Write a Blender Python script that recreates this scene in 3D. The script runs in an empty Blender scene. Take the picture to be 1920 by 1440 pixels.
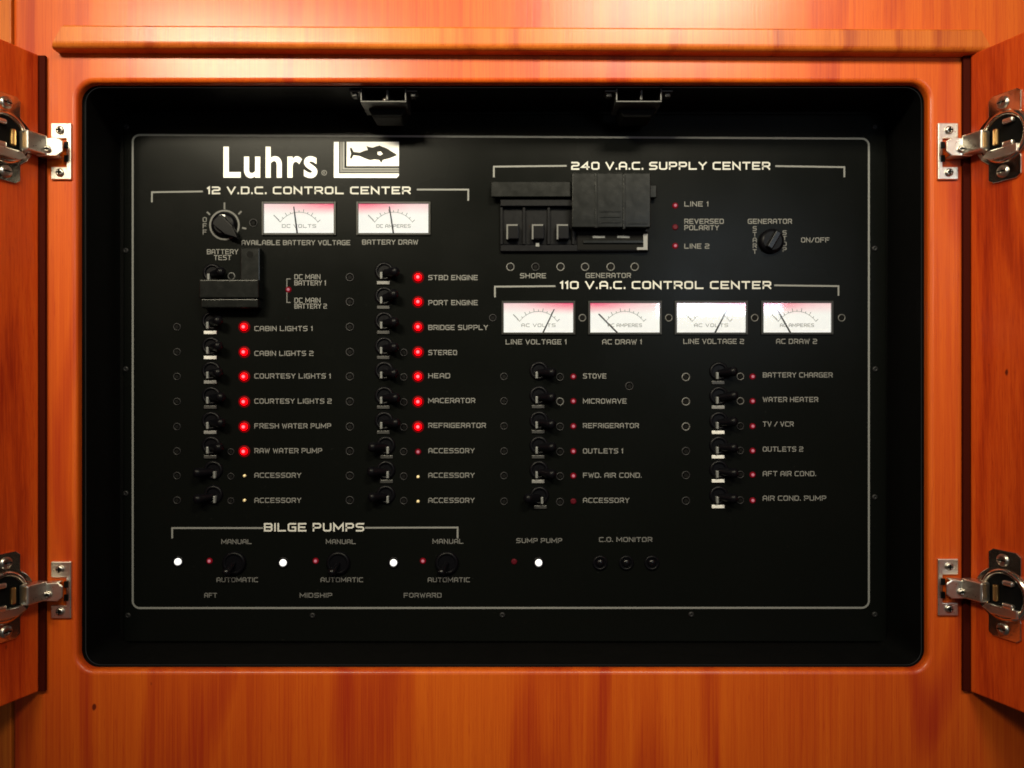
import bpy, math, random
from mathutils import Vector, Matrix
random.seed(7)
SC = bpy.context.scene
COL = SC.collection

# ------------------------------------------------------------------ camera, light, exposure
S = 0.0004            # metres per photograph pixel on the face of the cabinet
D = 0.60              # camera distance from the face of the cabinet
CX, CY = 950.0, 720.0 # optical centre in photograph pixels
YP = 0.060            # depth of the panel face behind the cabinet face
K = S * (D + YP) / D  # metres per pixel on the panel face

cam_d = bpy.data.cameras.new('camera'); cam = bpy.data.objects.new('camera', cam_d); COL.objects.link(cam)
cam.location = (0, -D, 0); cam.rotation_euler = (math.radians(90), 0, 0)
cam_d.sensor_width = 36; cam_d.lens = D / S / 1920 * 36; cam_d.shift_x = (960 - CX) / 1920
cam_d.clip_start = 0.01; cam_d.clip_end = 50
SC.camera = cam

W = bpy.data.worlds.new('World'); SC.world = W; W.use_nodes = True
bg = W.node_tree.nodes['Background']; bg.inputs[0].default_value = (1.0, 0.93, 0.84, 1); bg.inputs[1].default_value = 0.035

def area(name, loc, aim, size, power, colr, size_y=None, spread=180):
    l = bpy.data.lights.new(name, 'AREA'); l.energy = power; l.color = colr
    l.shape = 'RECTANGLE'; l.size = size; l.size_y = size_y or size
    l.spread = math.radians(spread)
    o = bpy.data.objects.new(name, l); COL.objects.link(o); o.location = loc
    o.rotation_euler = (Vector(aim) - Vector(loc)).to_track_quat('-Z', 'Y').to_euler()
    return o
area('ceiling_lamp', (-0.43, -0.86, 0.575), (-0.06, 0, 0.19), 0.40, 2.3, (1.0, 0.90, 0.66), 0.09, 66)
area('ceiling_lamp_right', (0.28, -0.85, 0.70), (0.06, 0, 0.19), 0.34, 1.9, (1.0, 0.91, 0.68), 0.12, 66)
area('cabin_ceiling_light', (-0.1, -1.35, 0.95), (0, 0, 0.14), 1.8, 2.6, (1.0, 0.84, 0.48), 0.9)  # unseen broad fill, added to warm the upper wood
area('cabin_window', (0.52, -1.25, 0.27), (0.1, 0.0, 0.02), 0.30, 2.0, (0.80, 0.90, 1.0), 0.20)

vs = SC.view_settings
vs.view_transform = 'Standard'; vs.look = 'None'; vs.exposure = 0; vs.gamma = 1; vs.use_curve_mapping = False
SC.render.engine = 'CYCLES'
SC.render.resolution_x = 1024; SC.render.resolution_y = 768
SC.cycles.filter_width = 1.7

# ------------------------------------------------------------------ materials
def new_mat(name):
    m = bpy.data.materials.new(name); m.use_nodes = True
    nt = m.node_tree; return m, nt, nt.nodes['Principled BSDF']
def N(nt, t, **kw):
    n = nt.nodes.new(t)
    for k, v in kw.items(): setattr(n, k, v)
    return n
def plain(name, colr, rough=0.5, metal=0.0, spec=0.5, noise=0.0, nscale=400, bump=0.0, coat=0.0):
    m, nt, b = new_mat(name)
    b.inputs['Base Color'].default_value = (*colr, 1); b.inputs['Roughness'].default_value = rough
    b.inputs['Metallic'].default_value = metal; b.inputs['Specular IOR Level'].default_value = spec
    b.inputs['Coat Weight'].default_value = coat; b.inputs['Coat Roughness'].default_value = 0.12
    tc = N(nt, 'ShaderNodeTexCoord'); no = N(nt, 'ShaderNodeTexNoise')
    no.inputs['Scale'].default_value = nscale; no.inputs['Detail'].default_value = 5
    nt.links.new(tc.outputs['Object'], no.inputs['Vector'])
    if noise:
        mp = N(nt, 'ShaderNodeMapRange'); mp.inputs[3].default_value = rough - noise; mp.inputs[4].default_value = rough + noise
        nt.links.new(no.outputs['Fac'], mp.inputs[0]); nt.links.new(mp.outputs[0], b.inputs['Roughness'])
    if bump:
        bp = N(nt, 'ShaderNodeBump'); bp.inputs['Strength'].default_value = bump; bp.inputs['Distance'].default_value = 0.0002
        nt.links.new(no.outputs['Fac'], bp.inputs['Height']); nt.links.new(bp.outputs[0], b.inputs['Normal'])
    return m
def emis(name, colr, strength, base=(0.02, 0.02, 0.02)):
    m, nt, b = new_mat(name)
    b.inputs['Base Color'].default_value = (*base, 1)
    b.inputs['Emission Color'].default_value = (*colr, 1); b.inputs['Emission Strength'].default_value = strength
    b.inputs['Roughness'].default_value = 0.4; b.inputs['Specular IOR Level'].default_value = 0.1
    return m
def wood(name, dark, mid, light, off=(0, 0, 0), tilt=0.0):
    m, nt, b = new_mat(name); L = nt.links.new
    tc = N(nt, 'ShaderNodeTexCoord'); mp = N(nt, 'ShaderNodeMapping')
    mp.inputs['Location'].default_value = off; mp.inputs['Rotation'].default_value = (0, tilt, 0)
    L(tc.outputs['Object'], mp.inputs['Vector'])
    def stretched(sx, sz, detail, rough=0.55, dist=0.0):
        mm = N(nt, 'ShaderNodeMapping'); mm.inputs['Scale'].default_value = (sx, sx, sz)
        L(mp.outputs[0], mm.inputs['Vector'])
        no = N(nt, 'ShaderNodeTexNoise'); no.inputs['Scale'].default_value = 1
        no.inputs['Detail'].default_value = detail; no.inputs['Roughness'].default_value = rough; no.inputs['Distortion'].default_value = dist
        L(mm.outputs[0], no.inputs['Vector']); return no
    broad = stretched(9, 1.6, 3)
    streak = stretched(120, 2.2, 5, 0.6, 0.6)
    fine = stretched(760, 9, 4, 0.62)
    pore = stretched(1500, 45, 2, 0.5)
    # cathedral figure: rings of a large stretched field
    cf = stretched(11, 1.7, 1.5, 0.4, 0.3)
    mu = N(nt, 'ShaderNodeMath', operation='MULTIPLY'); mu.inputs[1].default_value = 26; L(cf.outputs['Fac'], mu.inputs[0])
    sn = N(nt, 'ShaderNodeMath', operation='SINE'); L(mu.outputs[0], sn.inputs[0])
    pw = N(nt, 'ShaderNodeMapRange'); pw.inputs[1].default_value = 0.55; pw.inputs[2].default_value = 1.0; L(sn.outputs[0], pw.inputs[0])
    def mad(a, k, c):
        n = N(nt, 'ShaderNodeMath', operation='MULTIPLY_ADD'); L(a, n.inputs[0]); n.inputs[1].default_value = k
        if isinstance(c, float): n.inputs[2].default_value = c
        else: L(c, n.inputs[2])
        return n.outputs[0]
    v = mad(broad.outputs['Fac'], 0.75, -0.33)
    v = mad(streak.outputs['Fac'], 0.50, v)
    v = mad(fine.outputs['Fac'], 0.58, v)
    v = mad(pw.outputs[0], -0.20, v)
    cr = N(nt, 'ShaderNodeValToRGB'); L(v, cr.inputs['Fac'])
    e = cr.color_ramp.elements
    e[0].position = 0.28; e[0].color = (*dark, 1); e[1].position = 0.82; e[1].color = (*light, 1)
    x = cr.color_ramp.elements.new(0.54); x.color = (*mid, 1)
    pr = N(nt, 'ShaderNodeMapRange'); pr.inputs[1].default_value = 0.60; pr.inputs[2].default_value = 0.76; L(pore.outputs['Fac'], pr.inputs[0])
    mx = N(nt, 'ShaderNodeMix', data_type='RGBA'); mx.inputs[7].default_value = (*dark, 1)
    pk = N(nt, 'ShaderNodeMath', operation='MULTIPLY'); pk.inputs[1].default_value = 0.75; L(pr.outputs[0], pk.inputs[0])
    L(pk.outputs[0], mx.inputs[0]); L(cr.outputs[0], mx.inputs[6])
    # small dark gum specks
    vo = N(nt, 'ShaderNodeTexNoise'); vm = N(nt, 'ShaderNodeMapping'); vm.inputs['Scale'].default_value = (95, 95, 60)
    L(mp.outputs[0], vm.inputs['Vector']); L(vm.outputs[0], vo.inputs['Vector']); vo.inputs['Scale'].default_value = 1; vo.inputs['Detail'].default_value = 0
    vr = N(nt, 'ShaderNodeMapRange'); vr.inputs[1].default_value = 0.845; vr.inputs[2].default_value = 0.87; L(vo.outputs['Fac'], vr.inputs[0])
    m2 = N(nt, 'ShaderNodeMix', data_type='RGBA'); m2.inputs[7].default_value = (dark[0]*0.35, dark[1]*0.4, dark[2]*0.5, 1)
    L(vr.outputs[0], m2.inputs[0]); L(mx.outputs[2], m2.inputs[6]); L(m2.outputs[2], b.inputs['Base Color'])
    b.inputs['Roughness'].default_value = 0.5
    b.inputs['Specular IOR Level'].default_value = 0.2
    b.inputs['Coat Weight'].default_value = 0.26; b.inputs['Coat Roughness'].default_value = 0.22
    bp = N(nt, 'ShaderNodeBump'); bp.inputs['Strength'].default_value = 0.12; bp.inputs['Distance'].default_value = 0.0004
    L(fine.outputs['Fac'], bp.inputs['Height']); L(bp.outputs[0], b.inputs['Normal']); L(bp.outputs[0], b.inputs['Coat Normal'])
    return m

M = {}
M['wood'] = wood('cherry_wood', (0.30, 0.022, 0.003), (0.43, 0.058, 0.003), (0.54, 0.100, 0.005))
M['wood_door'] = wood('cherry_wood_door', (0.28, 0.018, 0.002), (0.47, 0.050, 0.004), (0.58, 0.088, 0.007), (3.1, 0.4, 1.7), 0.05)
M['wood_trim'] = wood('cherry_wood_trim', (0.27, 0.038, 0.005), (0.42, 0.092, 0.008), (0.52, 0.145, 0.016), (7.7, 2.2, 5.0))
M['seal'] = plain('dark_maroon_seal', (0.035, 0.003, 0.001), 0.8, spec=0.05)  # maroon stands for the shade between door and stile
M['liner'] = plain('black_liner', (0.002, 0.002, 0.002), 0.5, spec=0.12, noise=0.1, nscale=60)
M['black'] = plain('black_plastic', (0.002, 0.002, 0.003), 0.36, spec=0.10, noise=0.08)
M['black_gloss'] = plain('black_gloss_plastic', (0.002, 0.002, 0.003), 0.25, spec=0.2)
M['black_block'] = plain('scuffed_black_plastic', (0.003, 0.0035, 0.0035), 0.26, spec=0.2, noise=0.07, nscale=140, bump=0.3)
M['hole'] = plain('dark_hole', (0.002, 0.002, 0.002), 0.7, spec=0.1)
M['ring'] = plain('worn_grey_ring', (0.06, 0.06, 0.058), 0.4, spec=0.5, noise=0.15, nscale=900)
M['ring_dim'] = plain('black_ring', (0.010, 0.010, 0.011), 0.45, spec=0.22, noise=0.15, nscale=900)
M['bezel'] = plain('meter_bezel_plastic', (0.016, 0.016, 0.015), 0.35, spec=0.3)
M['ink'] = plain('silk_screen_white', (0.135, 0.135, 0.13), 0.6, spec=0.3)
M['ink_head'] = plain('silk_screen_heading', (0.44, 0.44, 0.42), 0.6, spec=0.3)
M['ink_dim'] = plain('silk_screen_grey', (0.10, 0.10, 0.098), 0.6, spec=0.3)
M['ink_white'] = plain('bright_white_ink', (0.92, 0.92, 0.90), 0.55, spec=0.3)
M['ink_grey'] = plain('grey_ink', (0.16, 0.16, 0.155), 0.55, spec=0.3)
M['ink_line'] = plain('border_line_ink', (0.155, 0.158, 0.155), 0.55, spec=0.3)
M['fish'] = plain('logo_black_ink', (0.012, 0.012, 0.010), 0.6, spec=0.2)
M['scale'] = plain('meter_scale_ink', (0.26, 0.25, 0.21), 0.7, spec=0.1)
M['needle'] = plain('meter_needle', (0.02, 0.02, 0.02), 0.6, spec=0.2)
M['flag_white'] = plain('white_flag', (0.55, 0.55, 0.54), 0.35)  # toggle glints put into bar colours, bright to dark
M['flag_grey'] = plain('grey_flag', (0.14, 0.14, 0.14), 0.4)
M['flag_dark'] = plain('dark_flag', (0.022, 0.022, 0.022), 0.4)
M['tick'] = plain('toggle_tick_grey', (0.12, 0.125, 0.125), 0.4)
M['nickel'] = plain('nickel_steel', (0.86, 0.83, 0.76), 0.30, metal=1.0, noise=0.08, nscale=500, bump=0.15)
M['nickel_cup'] = plain('dark_nickel_cup', (0.66, 0.61, 0.52), 0.16, metal=1.0, noise=0.06, nscale=300, bump=0.25)
M['screw'] = plain('zinc_screw', (0.45, 0.42, 0.38), 0.3, metal=1.0)
M['glass'] = plain('meter_glass', (1, 1, 1), 0.04)
M['glass'].node_tree.nodes['Principled BSDF'].inputs['Transmission Weight'].default_value = 1.0
M['brass'] = plain('brass_spring', (0.70, 0.42, 0.16), 0.3, metal=1.0)
M['dark_steel'] = plain('dark_steel', (0.03, 0.03, 0.03), 0.45, metal=0.3)
M['led_on'] = emis('lit_red_led', (1.0, 0.0004, 0.0015), 5.0, (0.02, 0.0005, 0.0005))
M['led_core'] = emis('lit_led_core', (1.0, 0.22, 0.27), 1.3)
M['led_skirt'] = emis('lit_led_skirt', (1.0, 0.0, 0.012), 0.16, (0.02, 0.0005, 0.0005))  # dim red emission stands for the halo around a lit lens
M['led_dim'] = emis('small_red_led', (1.0, 0.01, 0.04), 0.12, (0.03, 0.001, 0.002))
M['led_dim_core'] = emis('small_led_core', (1.0, 0.28, 0.36), 0.45)
M['led_off'] = emis('unlit_red_led', (1.0, 0.02, 0.06), 0.015, (0.05, 0.004, 0.008))
for k_ in ('led_on', 'led_skirt', 'led_dim'):
    M[k_].node_tree.nodes['Principled BSDF'].inputs['Specular IOR Level'].default_value = 0.03
M['led_amber'] = plain('unlit_amber_led', (0.75, 0.62, 0.36), 0.3)
M['lamp_white'] = emis('white_lamp', (1.0, 1.0, 0.98), 0.85, (0.8, 0.8, 0.8))

def panel_mat():
    m, nt, b = new_mat('black_painted_aluminium'); L = nt.links.new
    tc = N(nt, 'ShaderNodeTexCoord')
    n1 = N(nt, 'ShaderNodeTexNoise'); n1.inputs['Scale'].default_value = 9; n1.inputs['Detail'].default_value = 5; L(tc.outputs['Object'], n1.inputs['Vector'])
    r = N(nt, 'ShaderNodeMapRange'); r.inputs[1].default_value = 0.3; r.inputs[2].default_value = 0.7; r.inputs[3].default_value = 0.21; r.inputs[4].default_value = 0.33
    L(n1.outputs['Fac'], r.inputs[0]); L(r.outputs[0], b.inputs['Roughness'])
    n2 = N(nt, 'ShaderNodeTexNoise'); n2.inputs['Scale'].default_value = 420; n2.inputs['Detail'].default_value = 2; L(tc.outputs['Object'], n2.inputs['Vector'])
    d = N(nt, 'ShaderNodeMapRange'); d.inputs[1].default_value = 0.70; d.inputs[2].default_value = 0.80; L(n2.outputs['Fac'], d.inputs[0])
    mx = N(nt, 'ShaderNodeMix', data_type='RGBA'); mx.inputs[6].default_value = (0.0026, 0.0030, 0.0027, 1); mx.inputs[7].default_value = (0.012, 0.012, 0.011, 1)
    L(d.outputs[0], mx.inputs[0]); L(mx.outputs[2], b.inputs['Base Color'])
    n3 = N(nt, 'ShaderNodeTexNoise'); n3.inputs['Scale'].default_value = 1300; L(tc.outputs['Object'], n3.inputs['Vector'])
    bp = N(nt, 'ShaderNodeBump'); bp.inputs['Strength'].default_value = 0.25; bp.inputs['Distance'].default_value = 0.0001
    L(n3.outputs['Fac'], bp.inputs['Height']); L(bp.outputs[0], b.inputs['Normal'])
    b.inputs['Specular IOR Level'].default_value = 0.055
    return m
M['panel'] = panel_mat()

def meter_mat(name, side):
    m, nt, b = new_mat(name); L = nt.links.new
    tc = N(nt, 'ShaderNodeTexCoord'); sp = N(nt, 'ShaderNodeSeparateXYZ'); L(tc.outputs['Object'], sp.inputs[0])
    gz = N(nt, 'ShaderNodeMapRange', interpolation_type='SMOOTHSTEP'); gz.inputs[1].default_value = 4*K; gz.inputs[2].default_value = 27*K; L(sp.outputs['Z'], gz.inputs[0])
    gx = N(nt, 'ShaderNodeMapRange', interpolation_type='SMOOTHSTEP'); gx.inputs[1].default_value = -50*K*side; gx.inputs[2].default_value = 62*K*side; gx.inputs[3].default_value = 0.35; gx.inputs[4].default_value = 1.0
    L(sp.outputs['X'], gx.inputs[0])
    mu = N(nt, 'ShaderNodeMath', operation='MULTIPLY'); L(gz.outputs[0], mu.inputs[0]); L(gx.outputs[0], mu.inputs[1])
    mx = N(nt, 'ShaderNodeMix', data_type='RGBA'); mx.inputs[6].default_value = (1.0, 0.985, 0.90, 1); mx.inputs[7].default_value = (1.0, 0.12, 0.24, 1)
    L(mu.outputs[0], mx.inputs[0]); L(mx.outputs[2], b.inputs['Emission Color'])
    b.inputs['Base Color'].default_value = (0.12, 0.12, 0.12, 1); b.inputs['Emission Strength'].default_value = 0.90; b.inputs['Roughness'].default_value = 0.5
    return m
M['face_r'] = meter_mat('backlit_meter_card_right', 1)
M['face_l'] = meter_mat('backlit_meter_card_left', -1)

# ------------------------------------------------------------------ mesh helpers
class G:
    """collects geometry in metres"""
    def __init__(s, u=1.0): s.v = []; s.f = []; s.u = u; s.sm = []
    def add(s, vs_, fs_, smooth=False):
        b = len(s.v); s.v += [tuple(c * s.u for c in p) for p in vs_]
        for f in fs_: s.f.append([b + i for i in f]); s.sm.append(smooth)
    def box(s, x0, x1, y0, y1, z0, z1):
        s.add([(x0,y0,z0),(x1,y0,z0),(x1,y1,z0),(x0,y1,z0),(x0,y0,z1),(x1,y0,z1),(x1,y1,z1),(x0,y1,z1)],
              [(0,3,2,1),(4,5,6,7),(0,1,5,4),(1,2,6,5),(2,3,7,6),(3,0,4,7)])
        return s
    def prism(s, pts, y0, y1):
        """pts in (x,z), counter-clockwise seen from -Y; y0 front, y1 back"""
        n = len(pts)
        s.add([(x, y0, z) for x, z in pts] + [(x, y1, z) for x, z in pts],
              [list(range(n)), list(range(2*n-1, n-1, -1))] + [(i, i+n, (i+1) % n + n, (i+1) % n) for i in range(n)])
        return s
    def lathe(s, prof, axis='y', n=28, c=(0, 0, 0), smooth=True, capa=True, capb=True, sx=1.0, sz=1.0):
        """prof: list of (radius, height) along -Y (towards the viewer)"""
        vs_, fs_ = [], []
        for r, h in prof:
            for i in range(n):
                a = 2 * math.pi * i / n
                vs_.append((c[0] + r*math.cos(a)*sx, c[1] - h, c[2] + r*math.sin(a)*sz))
        for k in range(len(prof) - 1):
            for i in range(n):
                j = (i + 1) % n
                fs_.append((k*n+i, k*n+j, (k+1)*n+j, (k+1)*n+i))
        s.add(vs_, fs_, smooth)
        if capb:
            s.add([vs_[(len(prof)-1)*n+i] for i in range(n)], [list(range(n))])
        if capa:
            s.add([vs_[i] for i in range(n)], [list(range(n-1, -1, -1))])
        return s
    def ribbon(s, pts, w, h, closed=False):
        """flat mitred strip in the XZ plane standing h in front"""
        n = len(pts); L_, R_ = [], []
        for i in range(n):
            p = Vector(pts[i])
            a = Vector(pts[i-1]) if (i > 0 or closed) else None
            b = Vector(pts[(i+1) % n]) if (i < n-1 or closed) else None
            d1 = (p - a).normalized() if a is not None else None
            d2 = (b - p).normalized() if b is not None else None
            if d1 is None: d1 = d2; p = p - d2 * w/2 * 0.9
            if d2 is None: d2 = d1; p = p + d1 * w/2 * 0.9
            t = (d1 + d2); t = t.normalized() if t.length > 1e-6 else d1
            nn = Vector((-t.y, t.x)); c = max(0.4, nn.dot(Vector((-d1.y, d1.x))))
            o = nn * (w/2/c); L_.append(p + o); R_.append(p - o)
        vs_ = [(q.x, -h, q.y) for q in L_] + [(q.x, -h, q.y) for q in R_]
        m = n if closed else n-1
        s.add(vs_, [(i, i+n, (i+1) % n + n, (i+1) % n) for i in range(m)])
        return s
    def xf(s, mat, start=0):
        s.v = s.v[:start] + [tuple(mat @ Vector(p)) for p in s.v[start:]]
        return s

def obj(name, g, mat, parent=None, loc=(0, 0, 0), bevel=0.0, seg=2):
    me = bpy.data.meshes.new(name)
    me.from_pydata(g.v, [], g.f)
    for p, sm in zip(me.polygons, g.sm): p.use_smooth = sm
    me.materials.append(M[mat] if isinstance(mat, str) else mat)
    o = bpy.data.objects.new(name, me); COL.objects.link(o); o.location = loc
    if parent: o.parent = parent
    if bevel:
        b = o.modifiers.new('bevel', 'BEVEL'); b.width = bevel; b.segments = seg; b.limit_method = 'ANGLE'; b.angle_limit = math.radians(40)
    return o
def thing(name, label, cat, loc=(0, 0, 0), group=None):
    o = bpy.data.objects.new(name, None); COL.objects.link(o); o.location = loc
    o.empty_display_size = 0.02
    o['label'] = label; o['category'] = cat
    if group: o['group'] = group
    return o
def node(name, parent, loc, label=None):
    o = bpy.data.objects.new(name, None); COL.objects.link(o); o.location = loc; o.parent = parent; o.empty_display_size = 0.005
    if label: o['label'] = label
    return o
def copy_tree(o, parent=None, loc=None):
    c = o.copy(); COL.objects.link(c)
    if parent is not None: c.parent = parent
    if loc is not None: c.location = loc
    for ch in list(o.children): copy_tree(ch, c)
    return c
def fx(px): return (px - CX) * S
def fz(py): return (CY - py) * S
def rrect(x0, x1, z0, z1, r, n=8):
    pts = []
    for cx, cz, a0 in ((x1-r, z1-r, 0), (x0+r, z1-r, 90), (x0+r, z0+r, 180), (x1-r, z0+r, 270)):
        for i in range(n+1):
            a = math.radians(a0 + 90*i/n); pts.append((cx + r*math.cos(a), cz + r*math.sin(a)))
    return pts

# ------------------------------------------------------------------ the cabinet
cab = thing('wooden_cabinet', 'orange cherry wood cabinet front with a rounded black lined opening around the panel', 'cabinet', (0, 0, fz(1600)))
CZ = -fz(1600)   # child offset so that child coordinates are world coordinates
TH = 0.010
def frame_mesh(outer, inner, y0, y1, rb):
    cu = bpy.data.curves.new('tmp', 'CURVE'); cu.dimensions = '2D'; cu.fill_mode = 'BOTH'
    for pts in (outer, inner):
        sp = cu.splines.new('POLY'); sp.points.add(len(pts)-1); sp.use_cyclic_u = True
        for p, (x, z) in zip(sp.points, pts): p.co = (x, z, 0, 1)
    cu.extrude = (y1-y0)/2 - rb; cu.bevel_depth = rb; cu.bevel_resolution = 4; cu.offset = -rb
    o = bpy.data.objects.new('tmp', cu); COL.objects.link(o)
    dg = bpy.context.evaluated_depsgraph_get(); dg.update()
    me = bpy.data.meshes.new_from_object(o.evaluated_get(dg))
    bpy.data.objects.remove(o); bpy.data.curves.remove(cu)
    me.transform(Matrix.Translation((0, (y0+y1)/2, 0)) @ Matrix.Rotation(math.radians(90), 4, 'X'))
    return me
inner = rrect(fx(144), fx(1742), fz(1257), fz(154), 32*S, 10)
outer = [(fx(23), fz(1900)), (fx(2600), fz(1900)), (fx(2600), fz(-500)), (fx(23), fz(-500))]
me = frame_mesh(outer, inner, 0, TH, 0.0034)
me.materials.clear(); me.materials.append(M['wood'])
ff = bpy.data.objects.new('face_frame', me); COL.objects.link(ff); ff.parent = cab; ff.location = (0, 0, CZ)
g = G(); g.box(fx(-900), fx(20.5), 0.0, TH, fz(1900), fz(-500))
obj('side_panel', g, 'wood_trim', cab, (0, 0, CZ), 0.0008)
g = G(); g.box(fx(-900), fx(60), TH+0.001, TH+0.006, fz(1900), fz(-500)); obj('side_backing', g, 'wood_door', cab, (0, 0, CZ))
# top trim board: proud of the face frame, chamfered ends, rounded lower edge
g = G()
prof = []
R_ = 0.0045; TT = 0.012
for i in range(7):
    a = math.radians(90*i/6); prof.append((-TT + R_ - R_*math.sin(a), R_ - R_*math.cos(a)))   # (y, dz)
prof = [(0.0, 0.0)] + prof
k = D/(D-TT)
def board(dz_l, dz_r, xl, xr):
    vs_ = []
    for y, dz in prof + [(-TT, 0.0150), (-TT+0.0015, 0.0165), (0, 0.0165)]:
        m_ = (D + y)/D
        vs_.append((xl + dz*0.55, y, dz_l + dz)); vs_.append((xr - dz*0.55, y, dz_r + dz))
    n = len(vs_)//2
    fs_ = [(2*i, 2*i+1, 2*i+3, 2*i+2) for i in range(n-1)] + [(2*n-2, 2*n-1, 1, 0)]
    fs_ += [tuple(2*i for i in range(n-1, -1, -1)), tuple(2*i+1 for i in range(n))]
    g.add(vs_, fs_)
board(fz(88)*(D-TT)/D, fz(96)*(D-TT)/D, fx(94)*(D-TT)/D, fx(1862)*(D-TT)/D)
obj('top_trim', g, 'wood_trim', cab, (0, 0, CZ))
# lined recess
g = G(); lp = rrect(fx(148), fx(1740), fz(1255), fz(155), 29*S, 10); n = len(lp)
g.add([(x, TH, z) for x, z in lp] + [(x, YP+0.004, z) for x, z in lp], [(i, (i+1) % n, (i+1) % n + n, i+n) for i in range(n)], True)
lo = rrect(fx(146), fx(1742), fz(1257), fz(153), 31*S, 10)
g.add([(x, TH-0.0004, z) for x, z in lp] + [(x*1.02, TH-0.0004, z*1.02) for x, z in lo], [(i, i+n, (i+1) % n + n, (i+1) % n) for i in range(n)])
g.add([(x, YP+0.004, z) for x, z in lp], [list(range(n))])
obj('recess_liner', g, 'liner', cab, (0, 0, CZ))

# ------------------------------------------------------------------ doors
TILT = math.radians(20.5)
DOORT = 0.018
def door(side, label):
    """hinge edge standing off the frame; local u runs away from the hinge along the inner face"""
    px = 73 if side < 0 else 1819
    y0 = -0.004
    ex = fx(px) * (D + y0) / D
    r = node('cabinet_door', cab, (ex, y0, fz(1293)+CZ), label)
    r.rotation_euler = (0, 0, 0)
    H = (1293 - 107) * S
    if side < 0: u = Vector((-math.sin(TILT), -math.cos(TILT), 0)); w = Vector((-math.cos(TILT), math.sin(TILT), 0))
    else: u = Vector((math.sin(TILT), -math.cos(TILT), 0)); w = Vector((math.cos(TILT), math.sin(TILT), 0))
    mat = Matrix(((u.x, w.x, 0, 0), (u.y, w.y, 0, 0), (0, 0, 1, 0), (0, 0, 0, 1)))
    g = G(); g.box(0, 0.335, 0, DOORT, 0, H); g.xf(mat)
    if side < 0: g.f = [f[::-1] for f in g.f]
    else: g.f = [f[::-1] for f in g.f] if mat.determinant() < 0 else g.f
    obj('leaf', g, 'wood_door', r, bevel=0.0012)
    # dark strip along the hinge edge, painting in the shaded gap beside the stile
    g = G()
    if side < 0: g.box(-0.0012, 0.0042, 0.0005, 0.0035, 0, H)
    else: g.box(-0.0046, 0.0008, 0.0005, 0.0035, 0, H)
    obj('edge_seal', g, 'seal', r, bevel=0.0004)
    return r, mat
dl, ml = door(-1, 'left cabinet door swung open, its inner side red brown wood')
dr, mr = door(1, 'right cabinet door swung open, its inner side red orange wood')

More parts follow.
